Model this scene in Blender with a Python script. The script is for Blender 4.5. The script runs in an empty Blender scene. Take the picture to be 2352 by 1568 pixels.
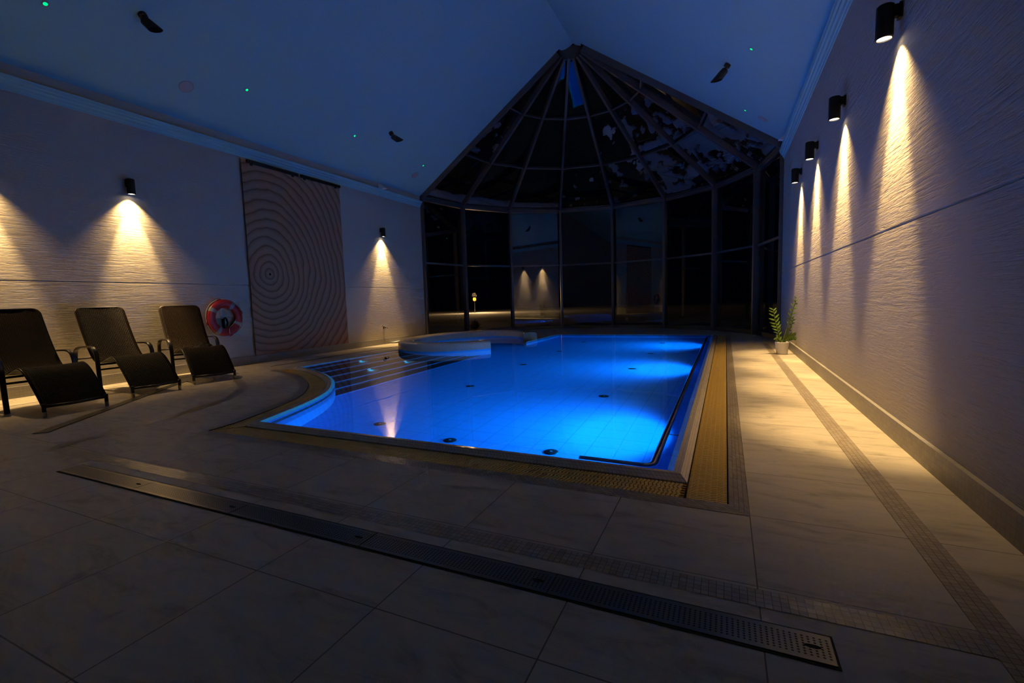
import bpy, math, random
from math import sin, cos, pi, sqrt, radians, floor as fl
from mathutils import Vector, Matrix, noise
from mathutils.geometry import tessellate_polygon
random.seed(7)
COL = bpy.context.scene.collection

# ------------------------------------------------------------------ dimensions (metres)
XL, XR = -8.62, 1.148            # side walls
XC = (XL + XR) / 2
RAD = (XR - XL) / 2
Y0 = 12.2056                     # where the glass apse begins
YB = -3.2                        # wall behind the camera
ZE, ZH, ZRIDGE = 4.42, 7.63, 7.82
HUB = 0.29
SL = (ZRIDGE - 4.40) / RAD
WZ = 0.03                        # water level

# ------------------------------------------------------------------ object helpers
def tag(o, label=None, cat=None, group=None, kind=None):
    if label: o['label'] = label
    if cat: o['category'] = cat
    if group: o['group'] = group
    if kind: o['kind'] = kind
    return o

def empty(name, loc=(0, 0, 0), rz=0.0):
    o = bpy.data.objects.new(name, None); COL.objects.link(o)
    o.location = loc; o.rotation_euler = (0, 0, rz); o.empty_display_size = .1
    return o

class MB:
    """collects geometry, builds ONE mesh object"""
    def __init__(s): s.v = []; s.f = []; s.uv = {}; s.mi = []
    def add(s, vs, fs, uvs=None, mi=0):
        b = len(s.v); s.v += [tuple(v) for v in vs]
        for f in fs:
            s.f.append(tuple(b + i for i in f)); s.mi.append(mi)
        if uvs:
            for i, u in enumerate(uvs): s.uv[b + i] = u
        return s
    def box(s, x0, x1, y0, y1, z0, z1, mi=0):
        vs = [(x, y, z) for z in (z0, z1) for y in (y0, y1) for x in (x0, x1)]
        return s.add(vs, [(0, 2, 3, 1), (4, 5, 7, 6), (0, 1, 5, 4), (2, 6, 7, 3), (0, 4, 6, 2), (1, 3, 7, 5)], mi=mi)
    def bar(s, p0, p1, w, d, side, mi=0, off=0.0):
        """box from p0 to p1, width w along 'side', depth d along the third axis (shifted by off*d)"""
        p0 = Vector(p0); p1 = Vector(p1); a = (p1 - p0).normalized()
        sd = Vector(side); sd = (sd - a * sd.dot(a)).normalized(); t = a.cross(sd).normalized()
        vs = []
        for p in (p0, p1):
            for i, j in ((-1, -1), (1, -1), (1, 1), (-1, 1)):
                vs.append(p + sd * (w / 2 * i) + t * (d / 2 * j + off * d))
        return s.add(vs, [(0, 3, 2, 1), (4, 5, 6, 7), (0, 1, 5, 4), (1, 2, 6, 5), (2, 3, 7, 6), (3, 0, 4, 7)], mi=mi)
    def tube(s, pts, r, n=10, closed=False, cap=True, flat=None, up=None, mi=0):
        """tube along pts; r float or list; flat=(w,h) gives an elliptical / strap section"""
        P = [Vector(p) for p in pts]; N = len(P); rings = []
        prev = None
        for i in range(N):
            a = P[(i + 1) % N] - P[i - 1] if closed else P[min(i + 1, N - 1)] - P[max(i - 1, 0)]
            a.normalize()
            if up is not None: u = Vector(up)
            elif prev is not None: u = prev
            else: u = Vector((0, 0, 1)) if abs(a.z) < .9 else Vector((1, 0, 0))
            u = (u - a * u.dot(a)).normalized(); prev = u
            w = a.cross(u)
            rr = r[i] if isinstance(r, (list, tuple)) else r
            ring = []
            for k in range(n):
                t = 2 * pi * k / n
                if flat: 
                    cu, cw = cos(t), sin(t)
                    e = .45
                    cu = math.copysign(abs(cu) ** e, cu); cw = math.copysign(abs(cw) ** e, cw)
                    ring.append(P[i] + u * (flat[0] / 2 * cu) + w * (flat[1] / 2 * cw))
                else: ring.append(P[i] + u * (rr * cos(t)) + w * (rr * sin(t)))
            rings.append(ring)
        vs = [v for g in rings for v in g]; fs = []
        M = N if closed else N - 1
        for i in range(M):
            j = (i + 1) % N
            for k in range(n):
                k2 = (k + 1) % n
                fs.append((i * n + k, i * n + k2, j * n + k2, j * n + k))
        if cap and not closed:
            fs.append(tuple(range(n - 1, -1, -1))); fs.append(tuple((N - 1) * n + k for k in range(n)))
        return s.add(vs, fs, mi=mi)
    def lathe(s, prof, c=(0, 0, 0), n=32, a0=0, a1=2 * pi, mi=0):
        full = abs(a1 - a0 - 2 * pi) < 1e-6; m = n if full else n + 1
        vs = []; fs = []
        for i in range(m):
            t = a0 + (a1 - a0) * i / n
            for r, z in prof: vs.append((c[0] + r * cos(t), c[1] + r * sin(t), c[2] + z))
        k = len(prof)
        for i in range(n):
            j = (i + 1) % m
            for q in range(k - 1): fs.append((i * k + q, j * k + q, j * k + q + 1, i * k + q + 1))
        return s.add(vs, fs, mi=mi)
    def poly(s, outer, holes=(), z=0.0, flip=False, uv=True, mi=0):
        loops = [[Vector((p[0], p[1], 0)) for p in L] for L in (outer, *holes)]
        tris = tessellate_polygon(loops); flatp = [p for L in loops for p in L]
        vs = [(p.x, p.y, z) for p in flatp]; fs = []
        for t in tris:
            a, b, c = (flatp[i] for i in t)
            up = (b - a).cross(c - a).z > 0
            fs.append(tuple(t) if up != flip else tuple(reversed(t)))
        return s.add(vs, fs, [(p.x, p.y) for p in flatp] if uv else None, mi=mi)
    def build(s, name, mats, parent=None, smooth=False, bevel=0, sub=0, auto=None):
        me = bpy.data.meshes.new(name); me.from_pydata(s.v, [], s.f)
        if not isinstance(mats, (list, tuple)): mats = [mats]
        for m in mats: me.materials.append(m)
        if len(mats) > 1:
            for p, i in zip(me.polygons, s.mi): p.material_index = i
        if s.uv:
            L = me.uv_layers.new(name='UVMap')
            for lp in me.loops: L.data[lp.index].uv = s.uv.get(lp.vertex_index, (0, 0))
        if smooth:
            for p in me.polygons: p.use_smooth = True
        me.validate(); me.update()
        o = bpy.data.objects.new(name, me); COL.objects.link(o)
        if parent: o.parent = parent
        if bevel:
            b = o.modifiers.new('bevel', 'BEVEL'); b.width = bevel; b.segments = 2; b.limit_method = 'ANGLE'; b.angle_limit = radians(40)
        if sub:
            b = o.modifiers.new('sub', 'SUBSURF'); b.levels = sub; b.render_levels = sub
        if auto:
            me.set_sharp_from_angle(angle=radians(auto))
        return o

def copy_tree(o, parent=None):
    c = o.copy(); COL.objects.link(c)
    if parent: c.parent = parent
    for ch in list(o.children): copy_tree(ch, c)
    return c

def structure(o): o['kind'] = 'structure'; return o

# ------------------------------------------------------------------ material helpers
class NT:
    def __init__(s, name):
        s.m = bpy.data.materials.new(name); s.m.use_nodes = True
        s.t = s.m.node_tree; s.t.nodes.clear()
        s.out = s.t.nodes.new('ShaderNodeOutputMaterial')
    def n(s, typ, props=None, **inp):
        nd = s.t.nodes.new('ShaderNode' + typ)
        for k, v in (props or {}).items(): setattr(nd, k, v)
        for k, v in inp.items():
            key = int(k[1:]) if k[0] == 'i' and k[1:].isdigit() else k.replace('_', ' ')
            s.set(nd.inputs[key], v)
        return nd
    def set(s, sock, v):
        if isinstance(v, bpy.types.NodeSocket): s.t.links.new(v, sock)
        elif isinstance(v, bpy.types.Node): s.t.links.new(v.outputs[0], sock)
        else:
            try: sock.default_value = v
            except Exception: sock.default_value = tuple(v) + (1,)
    def math(s, op, a, b=0.0, c=0.0):
        return s.n('Math', {'operation': op}, i0=a, i1=b, i2=c).outputs[0]
    def ramp(s, fac, stops, interp='LINEAR'):
        r = s.n('ValToRGB', None, Fac=fac); e = r.color_ramp.elements; r.color_ramp.interpolation = interp
        while len(e) < len(stops): e.new(.5)
        for el, (p, c) in zip(e, stops): el.position = p; el.color = (*c, 1) if len(c) == 3 else c
        return r.outputs[0]
    def mix(s, fac, a, b, mode='MIX'):
        nd = s.t.nodes.new('ShaderNodeMix'); nd.data_type = 'RGBA'; nd.blend_type = mode
        s.set(nd.inputs[0], fac); s.set(nd.inputs[6], a if not isinstance(a, tuple) else (*a, 1)); s.set(nd.inputs[7], b if not isinstance(b, tuple) else (*b, 1))
        return nd.outputs[2]
    def coord(s, which='Object'): return s.n('TexCoord').outputs[which]
    def mapping(s, v, scale=(1, 1, 1), loc=(0, 0, 0), rot=(0, 0, 0)):
        return s.n('Mapping', None, Vector=v, Scale=scale, Location=loc, Rotation=rot).outputs[0]
    def noise(s, v, scale, detail=4, rough=.55, dist=0.0):
        return s.n('TexNoise', None, Vector=v, Scale=scale, Detail=detail, Roughness=rough, Distortion=dist)
    def bump(s, h, strength=.3, dist=.01):
        return s.n('Bump', None, Height=h, Strength=strength, Distance=dist).outputs[0]
    def bsdf(s, color, rough=.5, metal=0.0, normal=None, spec=.5, **kw):
        p = s.n('BsdfPrincipled')
        s.set(p.inputs['Base Color'], (*color, 1) if isinstance(color, tuple) and len(color) == 3 else color)
        s.set(p.inputs['Roughness'], rough); s.set(p.inputs['Metallic'], metal); s.set(p.inputs['Specular IOR Level'], spec)
        if normal is not None: s.set(p.inputs['Normal'], normal)
        for k, v in kw.items(): s.set(p.inputs[k.replace('_', ' ')], v)
        return p.outputs[0]
    def done(s, sh): s.t.links.new(sh, s.out.inputs['Surface']); return s.m

def simple(name, color, rough=.5, metal=0.0, spec=.5, nscale=0, nstr=.1):
    t = NT(name); nrm = None; col = color
    v = t.coord()
    nz = t.noise(v, nscale or 30, 3)
    col = t.mix(t.math('MULTIPLY', nz.outputs[0], .25), color, tuple(c * .8 for c in color))
    if nscale: nrm = t.bump(nz.outputs[0], nstr, .004)
    return t.done(t.bsdf(col, rough, metal, nrm, spec))

def emitter(name, color, strength):
    t = NT(name); e = t.n('Emission', None, Color=(*color, 1), Strength=strength); return t.done(e.outputs[0])

# walls: plaster with horizontal bark-like trowel streaks
def wall_material(name, color, streak):
    t = NT(name); v = t.coord()
    a = t.noise(t.mapping(v, (1, 1.3, 22)), 2.2, 4, .62, .6).outputs[0]
    b = t.noise(t.mapping(v, (1, 4.0, 60)), 3.0, 3, .6, .3).outputs[0]
    c = t.noise(t.mapping(v, (1, .5, .8)), 2.0, 3).outputs[0]
    d = t.n('TexWave', {'wave_type': 'BANDS', 'bands_direction': 'Z'}, Vector=v, Scale=5.5, Distortion=9.0, Detail=1.5, Detail_Scale=1.3).outputs[0]
    h = t.math('ADD', t.math('MULTIPLY', a, 1.2), t.math('MULTIPLY', b, .5))
    cr = t.ramp(a, [(0.36, (0, 0, 0)), (0.47, (1, 1, 1))])
    h = t.math('ADD', h, t.math('MULTIPLY', cr, .7)); h = t.math('ADD', h, t.math('MULTIPLY', d, .12))
    col = t.mix(t.math('MULTIPLY', c, .5), color, tuple(x * .88 for x in color))
    return t.done(t.bsdf(col, .75, 0, t.bump(h, streak, .012), .25))
M_WALLR = wall_material('rough_plaster', (.48, .43, .35), .5)
M_WALLL = wall_material('streaked_plaster', (.48, .43, .35), .28)
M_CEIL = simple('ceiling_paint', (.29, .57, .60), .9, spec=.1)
M_TRIMW = simple('white_trim', (.74, .74, .73), .6)
M_REAR = simple('rear_wall_paint', (.30, .285, .265), .8)

# stone floor tiles with grout lines
def floor_material():
    t = NT('stone_floor_tiles'); v = t.coord(); sp = t.n('SeparateXYZ', None, Vector=v)
    X, Y = sp.outputs[0], sp.outputs[1]
    def line(val, anchor, pitch, w):
        u = t.math('DIVIDE', t.math('SUBTRACT', val, anchor), pitch)
        f = t.math('ABSOLUTE', t.math('SUBTRACT', t.math('FRACT', t.math('ADD', u, .5)), .5))
        return t.math('LESS_THAN', f, w / pitch / 2)
    near = t.math('LESS_THAN', Y, 1.80)
    lx = line(X, .119, .635, .005)
    ly1 = t.math('MULTIPLY', near, line(Y, 1.232, .612, .005))
    ly2 = t.math('MULTIPLY', t.math('SUBTRACT', 1.0, near), line(Y, 2.505, .622, .0045))
    g = t.math('MAXIMUM', lx, t.math('MAXIMUM', ly1, ly2))
    cx = t.math('FLOOR', t.math('DIVIDE', t.math('SUBTRACT', X, .119), .635))
    cy = t.math('FLOOR', t.math('DIVIDE', t.math('SUBTRACT', Y, 2.505), .622))
    cell = t.n('CombineXYZ', None, X=cx, Y=cy)
    wn = t.n('TexWhiteNoise', {'noise_dimensions': '3D'}, Vector=cell)
    # diagonal grey veining, different in every tile
    sh = t.n('VectorMath', {'operation': 'MULTIPLY_ADD'}, i0=wn.outputs[1], i1=(7, 7, 7), i2=v)
    vv = t.mapping(sh.outputs[0], (2.0, 6.5, 1), (0, 0, 0), (0, 0, radians(38)))
    n1 = t.noise(vv, 1.2, 6, .68, .8).outputs[0]
    n2 = t.noise(v, 55, 3).outputs[0]
    col = t.ramp(n1, [(0.34, (.32, .28, .21)), (0.46, (.47, .41, .31)), (0.62, (.54, .47, .355))])
    col = t.mix(t.math('MULTIPLY', wn.outputs[0], .16), col, (.38, .33, .265))
    col = t.mix(g, col, (.13, .112, .09))
    h = t.math('SUBTRACT', t.math('ADD', t.math('MULTIPLY', n1, .5), t.math('MULTIPLY', n2, .12)), t.math('MULTIPLY', g, 1.0))
    return t.done(t.bsdf(col, t.math('ADD', .42, t.math('MULTIPLY', n1, .2)), 0, t.bump(h, .35, .003), .35))
M_FLOOR = floor_material()

def mosaic(name, c0, c1, grout, tile=.0262, rough=.35, wear=False):
    t = NT(name); v = t.coord('UV'); sp = t.n('SeparateXYZ', None, Vector=v)
    u = t.math('DIVIDE', sp.outputs[0], tile); w = t.math('DIVIDE', sp.outputs[1], tile)
    fu = t.math('ABSOLUTE', t.math('SUBTRACT', t.math('FRACT', u), .5)); fw = t.math('ABSOLUTE', t.math('SUBTRACT', t.math('FRACT', w), .5))
    g = t.math('GREATER_THAN', t.math('MAXIMUM', fu, fw), .455)
    cell = t.n('CombineXYZ', None, X=t.math('FLOOR', u), Y=t.math('FLOOR', w))
    wn = t.n('TexWhiteNoise', {'noise_dimensions': '3D'}, Vector=cell)
    col = t.mix(wn.outputs[0], c0, c1); col = t.mix(g, col, grout)
    nz = t.noise(v, 40, 3).outputs[0]
    tilt = t.n('VectorMath', {'operation': 'MULTIPLY_ADD'}, i0=wn.outputs[1], i1=(.07, .07, 0), i2=t.n('NewGeometry').outputs['Normal'])
    nn = t.n('VectorMath', {'operation': 'ADD'}, i0=tilt.outputs[0], i1=(-.035, -.035, 0))
    b = t.n('Bump', None, Height=t.math('SUBTRACT', t.math('MULTIPLY', nz, .2), g), Strength=.35, Distance=.002, Normal=nn.outputs[0]).outputs[0]
    return t.done(t.bsdf(col, rough, 0, b, .5))
M_MOS = mosaic('beige_mosaic', (.29, .235, .165), (.40, .34, .255), (.09, .066, .04), rough=.3)
M_MOSBB = mosaic('baseboard_tiles', (.30, .28, .25), (.33, .31, .275), (.25, .23, .20), tile=.0385, rough=.45)
M_CURB = mosaic('ivory_curb_mosaic', (.60, .53, .42), (.67, .60, .48), (.30, .22, .13), tile=.0255, rough=.18)

def pool_tiles(name, base, grout, pitch=(.245, .122), rough=.3):
    t = NT(name); v = t.coord(); sp = t.n('SeparateXYZ', None, Vector=v)
    def ln(val, p, w): return t.math('LESS_THAN', t.math('ABSOLUTE', t.math('SUBTRACT', t.math('FRACT', t.math('DIVIDE', val, p)), .5)), w / p / 2)
    g = t.math('MAXIMUM', ln(sp.outputs[0], pitch[0], .006), ln(sp.outputs[1], pitch[0], .006))
    nz = t.noise(v, 3, 3).outputs[0]
    col = t.mix(t.math('MULTIPLY', nz, .3), base, tuple(c * .9 for c in base)); col = t.mix(g, col, grout)
    return t.done(t.bsdf(col, rough, 0, None, .4))
M_POOLF = pool_tiles('pool_floor_tiles', (.07, .42, .84), (.03, .24, .50))
M_POOLW = simple('pool_wall_tiles', (.06, .46, .86), .3)
M_POOLB = simple('mid_blue_shade_band', (.05, .24, .52), .3)  # dimmer upper wall: shading put into the colour as a darker blue
M_DARKLINE = simple('dark_waterline_tile', (.03, .04, .06), .4)
M_STEP = simple('anthracite_step_tile', (.030, .028, .030), .5)
M_TRENCH = simple('gutter_dark', (.012, .010, .008), .8)

def water_material():
    t = NT('pool_water'); v = t.coord()
    n1 = t.noise(v, 1.6, 2).outputs[0]
    b = t.bump(n1, .05, .01)
    g = t.n('BsdfGlass', None, Color=(.97, .99, 1, 1), Roughness=0.0, IOR=1.333, Normal=b)
    return t.done(g.outputs[0])
M_WATER = water_material()

def glass_material():
    t = NT('window_glass')
    fr = t.n('Fresnel', None, IOR=1.45)
    tr = t.n('BsdfTransparent', None, Color=(.86, .89, .89, 1)); gl = t.n('BsdfGlossy', None, Color=(.95, .97, 1, 1), Roughness=0.0)
    m = t.n('MixShader', None, Fac=t.math('ADD', .10, t.math('MULTIPLY', fr.outputs[0], .4))); t.set(m.inputs[1], tr.outputs[0]); t.set(m.inputs[2], gl.outputs[0])
    return t.done(m.outputs[0])
M_GLASS = glass_material()
M_FRAME = simple('grey_aluminium', (.13, .125, .12), .38, .2)
M_STEEL = simple('brushed_steel', (.55, .55, .55), .28, 1.0)
M_CHROME = simple('chrome', (.8, .8, .8), .08, 1.0)
M_LAMP = simple('black_lamp_metal', (.018, .016, .015), .45, .3)
M_LAMPGLOW = emitter('warm_lamp_lens', (1, .86, .62), 14)
M_GREEN = emitter('green_led', (.0, 1, .28), 1.2)
M_POOLGLOW = emitter('blue_pool_lamp', (.10, .55, 1), 5)
M_STEPGLOW = emitter('cyan_step_lamp', (.05, .75, 1), 3)
M_SNOW = simple('snow', (.80, .83, .86), .9, spec=.1, nscale=9, nstr=.3)
M_RIM = simple('grey_fitting', (.32, .32, .33), .5)
M_INLET = simple('dark_inlet', (.02, .022, .03), .35)
M_GRATE = simple('ochre_plastic_grate', (.66, .43, .10), .42)

# ------------------------------------------------------------------ pool outline
def catmull(P, n=6):
    out = []
    for i in range(len(P) - 1):
        a = P[max(i - 1, 0)]; b = P[i]; c = P[i + 1]; d = P[min(i + 2, len(P) - 1)]
        for k in range(n):
            t = k / n
            out.append(tuple(.5 * (2 * b[j] + (c[j] - a[j]) * t + (2 * a[j] - 5 * b[j] + 4 * c[j] - d[j]) * t * t + (3 * b[j] - a[j] - 3 * c[j] + d[j]) * t ** 3) for j in range(len(b))))
    out.append(tuple(P[-1])); return out
# edge of the curved side, on the arris between curb and gutter
CURVE0 = [(-4.04, 2.88), (-4.17, 3.28), (-4.30, 3.65), (-4.475, 4.03), (-4.70, 4.37), (-5.04, 4.74), (-5.36, 5.02), (-5.80, 5.32), (-6.26, 5.57), (-6.66, 5.74), (-6.98, 5.86)]
JC = (-6.02, 10.55); JA, JB = 1.60, 2.26      # whirlpool ellipse (outer face of its wall)
def jell(t, off=0.0): return (JC[0] + (JA - off) * cos(t), JC[1] + (JB - off) * sin(t))
def offset_path(P, d, closed=False):
    """offset a polyline to its left by d (mitred)"""
    out = []; n = len(P)
    for i in range(n):
        a = Vector(P[i - 1]) if (i > 0 or closed) else None; b = Vector(P[i]); c = Vector(P[(i + 1) % n]) if (i < n - 1 or closed) else None
        d1 = (b - a).normalized() if a is not None else None; d2 = (c - b).normalized() if c is not None else None
        if d1 is None: d1 = d2
        if d2 is None: d2 = d1
        n1 = Vector((-d1.y, d1.x)); n2 = Vector((-d2.y, d2.x)); m = (n1 + n2)
        m = m.normalized() / max(.35, m.normalized().dot(n1))
        out.append(tuple(b + m * d))
    return out
cv = catmull(CURVE0, 5)
inner_curve = offset_path(cv, -.045)           # walking away from the camera: pool on the right
OC = []                                        # water edge, counter-clockwise seen from above
TAG = []
def addp(p, g): OC.append(tuple(p[:2])); TAG.append(g)
addp((-.28, 2.905), 1)
addp((-.28, 13.40), 1)
addp((-4.65, 13.40), 0)
t_a = math.acos((-4.65 - JC[0]) / (JA - .19)); 
for k in range(27):
    t = t_a + (pi * 1.0 + .94 - t_a) * k / 26
    addp(jell(t, .19), 0)
addp((-6.91, 8.55), 0)
addp((-6.91, 5.93), 0)
for p in reversed(inner_curve[1:-1]): addp(p, 1)
addp((-4.00, 2.905), 1)
# drop near duplicates
keep = [0]
for i in range(1, len(OC)):
    if (Vector(OC[i]) - Vector(OC[keep[-1]])).length > .02: keep.append(i)
OC = [OC[i] for i in keep]; TAG = [TAG[i] for i in keep]
NO = len(OC)
def ring(d): return offset_path(OC, -d, True)  # ccw: left is inside, so negative = outwards
R0, R1, R2, R3 = ring(0), ring(.045), ring(.085), ring(.305)
R_in = ring(-.045)
# deck opening: wide where the gutter runs, narrow elsewhere
HOLE = []
for i in range(NO):
    j = (i + 1) % NO; p = (i - 1) % NO
    if i == 0: HOLE.append((.025, 2.60))
    elif i == 1: HOLE += [(.025, 13.52), (-.195, 13.52)]
    elif TAG[i]:
        HOLE.append(R3[i] if i < NO - 1 else (-4.285, 2.60))
        if i + 1 < NO and TAG[i] and not TAG[p]: pass
    else: HOLE.append(R2[i])
# gutter end at the far end of the curve
k0 = [i for i in range(NO) if not TAG[i]][-1]
first = HOLE.index(R3[k0 + 1]); HOLE.insert(first, (-7.14, 5.60)); HOLE.insert(first, (-7.02, 5.86))

# ------------------------------------------------------------------ setting: floor, walls, ceiling
ARC = [(XC + (RAD + .10) * cos(pi * k / 8), Y0 + (RAD + .10) * sin(pi * k / 8)) for k in range(9)]
outer = [(XL - .2, YB - .2), (XR + .2, YB - .2), (XR + .2, Y0)] + ARC[0:] + [(XL - .2, Y0)]
outer = [(XL - .2, YB - .2), (XR + .2, YB - .2), (XR + .2, Y0)] + ARC[1:-1] + [(XL - .2, Y0)]
m = MB(); m.poly(outer, [HOLE], 0.0)
structure(m.build('floor', M_FLOOR))

def wall_profile(x, sgn, y0, y1, mat, name):
    """plaster wall with a V groove at 1.56 m; sgn = direction into the room"""
    g = 1.563; d = .010
    pr = [(0, -.05), (0, g - .011), (-d, g - .003), (-d, g + .003), (0, g + .011), (0, 4.46), (-.18, 4.46), (-.18, -.05)]
    vs = []; n = len(pr)
    for y in (y0, y1): vs += [(x + sgn * p, y, z) for p, z in pr]
    fs = [(i, (i + 1) % n, n + (i + 1) % n, n + i) for i in range(n)] + [tuple(range(n)), tuple(range(2 * n - 1, n - 1, -1))]
    if sgn < 0: fs = [tuple(reversed(f)) for f in fs]
    return structure(MB().add(vs, fs).build(name, mat))
wall_profile(XR, -1, YB, Y0 - .02, M_WALLR, 'wall_right')
wall_profile(XL, 1, YB, Y0 - .02, M_WALLL, 'wall_left')
# rear wall with gable
m = MB()
vs = [(XL - .18, YB, -.05), (XR + .18, YB, -.05), (XR + .18, YB, 4.5), (XC, YB, ZRIDGE + .1), (XL - .18, YB, 4.5)]
vs += [(x, YB - .2, z) for x, y, z in vs]
m.add(vs, [(4, 3, 2, 1, 0), (5, 6, 7, 8, 9), (0, 1, 6, 5), (1, 2, 7, 6), (2, 3, 8, 7), (3, 4, 9, 8), (4, 0, 5, 9)])
structure(m.build('wall_back', M_REAR))
# ceiling: two slopes meeting in the ridge, closed by a half-round cap against the glass hub
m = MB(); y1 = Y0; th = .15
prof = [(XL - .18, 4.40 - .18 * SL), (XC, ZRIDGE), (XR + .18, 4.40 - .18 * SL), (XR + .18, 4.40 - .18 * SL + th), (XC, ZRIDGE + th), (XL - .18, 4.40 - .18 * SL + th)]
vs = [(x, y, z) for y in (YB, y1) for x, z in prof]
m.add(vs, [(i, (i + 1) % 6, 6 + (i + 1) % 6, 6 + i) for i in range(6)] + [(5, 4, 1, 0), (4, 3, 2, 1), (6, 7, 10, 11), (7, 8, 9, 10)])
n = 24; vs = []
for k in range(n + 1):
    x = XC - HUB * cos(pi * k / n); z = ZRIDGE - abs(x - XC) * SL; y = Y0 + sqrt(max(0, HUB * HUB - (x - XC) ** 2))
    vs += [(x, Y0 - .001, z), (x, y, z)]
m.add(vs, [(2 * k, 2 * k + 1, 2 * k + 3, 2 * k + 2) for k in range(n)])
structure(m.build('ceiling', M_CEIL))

# cornices and baseboards
def cornice(x, sgn, name):
    pr = [(0, 4.045), (.012, 4.045), (.018, 4.075), (.030, 4.085), (.040, 4.12), (.062, 4.135), (.068, 4.165), (.088, 4.175), (.096, 4.215), (.102, 4.225), (0, 4.225)]
    n = len(pr); vs = [(x + sgn * p, y, z) for y in (YB, Y0 - .03) for p, z in pr]
    fs = [(i, (i + 1) % n, n + (i + 1) % n, n + i) for i in range(n)] + [tuple(range(n)), tuple(range(2 * n - 1, n - 1, -1))]
    if sgn < 0: fs = [tuple(reversed(f)) for f in fs]
    structure(MB().add(vs, fs).build(name, M_CEIL))
cornice(XL, 1, 'trim_1'); cornice(XR, -1, 'trim_2')
def baseboard(x, sgn, name):
    a, b = x, x + sgn * .028; ys = (YB, Y0 - .03)
    vs = [(b, ys[0], 0), (b, ys[1], 0), (b, ys[1], .154), (b, ys[0], .154), (a, ys[1], .154), (a, ys[0], .154)]
    uv = [(ys[0], 0), (ys[1], 0), (ys[1], .154), (ys[0], .154), (ys[1], .187), (ys[0], .187)]
    structure(MB().add(vs, [(0, 1, 2, 3), (3, 2, 4, 5)] if sgn > 0 else [(3, 2, 1, 0), (5, 4, 2, 3)], uv).build(name, M_MOSBB))
baseboard(XL, 1, 'baseboard_left'); baseboard(XR, -1, 'baseboard_right')

# mosaic bands let into the floor (thin inlays)
def band(name, pts_a, pts_b, z=.0016):
    m = MB(); vs = []; uv = []; s = 0; n = len(pts_a)
    for i in range(n):
        if i: s += ((Vector(pts_a[i]) + Vector(pts_b[i])) / 2 - (Vector(pts_a[i - 1]) + Vector(pts_b[i - 1])) / 2).length
        w = (Vector(pts_a[i]) - Vector(pts_b[i])).length
        vs += [(*pts_a[i], z), (*pts_b[i], z)]; uv += [(s, 0), (s, .0262 * 4)]
    fs = [(2 * i, 2 * i + 2, 2 * i + 3, 2 * i + 1) for i in range(n - 1)]
    a = Vector(vs[fs[0][1]]) - Vector(vs[fs[0][0]]); b = Vector(vs[fs[0][2]]) - Vector(vs[fs[0][0]])
    if a.cross(b).z < 0: fs = [tuple(reversed(f)) for f in fs]
    m.add(vs, fs, uv); return structure(m.build(name, M_MOS))
band('trim_3', [(-5.0 + i * .615, 1.755) for i in range(11)], [(-5.0 + i * .615, 1.862) for i in range(11)])
ys = [YB + .1 + i * (11.4 - YB) / 20 for i in range(21)]
band('trim_4', [(.745, y) for y in ys], [(.852, y) for y in ys], .0020)
oc = catmull([(-4.98, 1.80), (-5.06, 2.30), (-5.20, 2.85), (-5.36, 3.32), (-5.56, 3.74), (-5.85, 4.08), (-6.22, 4.38), (-6.70, 4.66), (-7.3, 4.92)], 5)
band('trim_5', oc, offset_path(oc, .12), .0022)
# mosaic round the gutter: right, front, curve
band('trim_6', [(.027, 2.60), (.027, 13.5)], [(.119, 2.49), (.119, 13.5)])
band('trim_7', [(-4.285, 2.60), (.027, 2.60)], [(-4.31, 2.49), (.119, 2.49)])
c3 = [R3[i] for i in range(NO - 1, k0, -1)]; c3[0] = (-4.285, 2.60)
band('trim_8', c3, [(-4.31, 2.49)] + offset_path(c3, .105)[1:])

# ------------------------------------------------------------------ swimming pool
pool = empty('swimming_pool', (-2.5, 7.5, -.8))
tag(pool, 'large swimming pool with glowing blue basin, curved left corner and dark steps', 'swimming pool')
def pm(o): o.matrix_parent_inverse = pool.matrix_world.inverted(); return o
bpy.context.view_layer.update()
PF = -.80
# shell: rim slope, wall with dark waterline stripe between painted shade bands, floor
def strips(m, rings, mi=0, inward=True):
    for (A, za), (B, zb) in zip(rings[:-1], rings[1:]):
        s = 0
        for i in range(NO):
            j = (i + 1) % NO; L = (Vector(A[j]) - Vector(A[i])).length
            vs = [(*A[i], za), (*A[j], za), (*B[j], zb), (*B[i], zb)]
            h = sqrt((Vector(A[i]) - Vector(B[i])).length ** 2 + (za - zb) ** 2)
            m.add(vs, [(0, 3, 2, 1) if not inward else (3, 0, 1, 2)], [(s, 0), (s + L, 0), (s + L, h), (s, h)], mi)
            s += L
m = MB()
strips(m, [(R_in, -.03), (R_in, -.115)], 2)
strips(m, [(R_in, -.115), (R_in, -.225)], 1)
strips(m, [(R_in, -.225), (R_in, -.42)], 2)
strips(m, [(R_in, -.42), (R_in, PF)], 0)
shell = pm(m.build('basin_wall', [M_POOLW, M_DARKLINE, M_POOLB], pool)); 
m = MB(); m.poly(R_in, [], PF); pm(m.build('basin_floor', M_POOLF, pool))
# raised curb with bevelled outer face
m = MB(); strips(m, [(R2, -.07), (R2, .004), (R1, .040), (R0, WZ + .004), (R_in, -.03)], 0, True)
pm(m.build('curb', M_CURB, pool))
# gutter trench under the grating
m = MB(); m.poly(offset_path(HOLE, -.004, True), [], -.075, uv=False)
n = len(HOLE)
m2 = MB(); m2.poly(HOLE, [R2], -.07, uv=False)
for i in range(n):
    j = (i + 1) % n; m2.add([(*HOLE[i], 0), (*HOLE[j], 0), (*HOLE[j], -.07), (*HOLE[i], -.07)], [(3, 0, 1, 2)])
pm(m2.build('gutter', M_TRENCH, pool))

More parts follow.
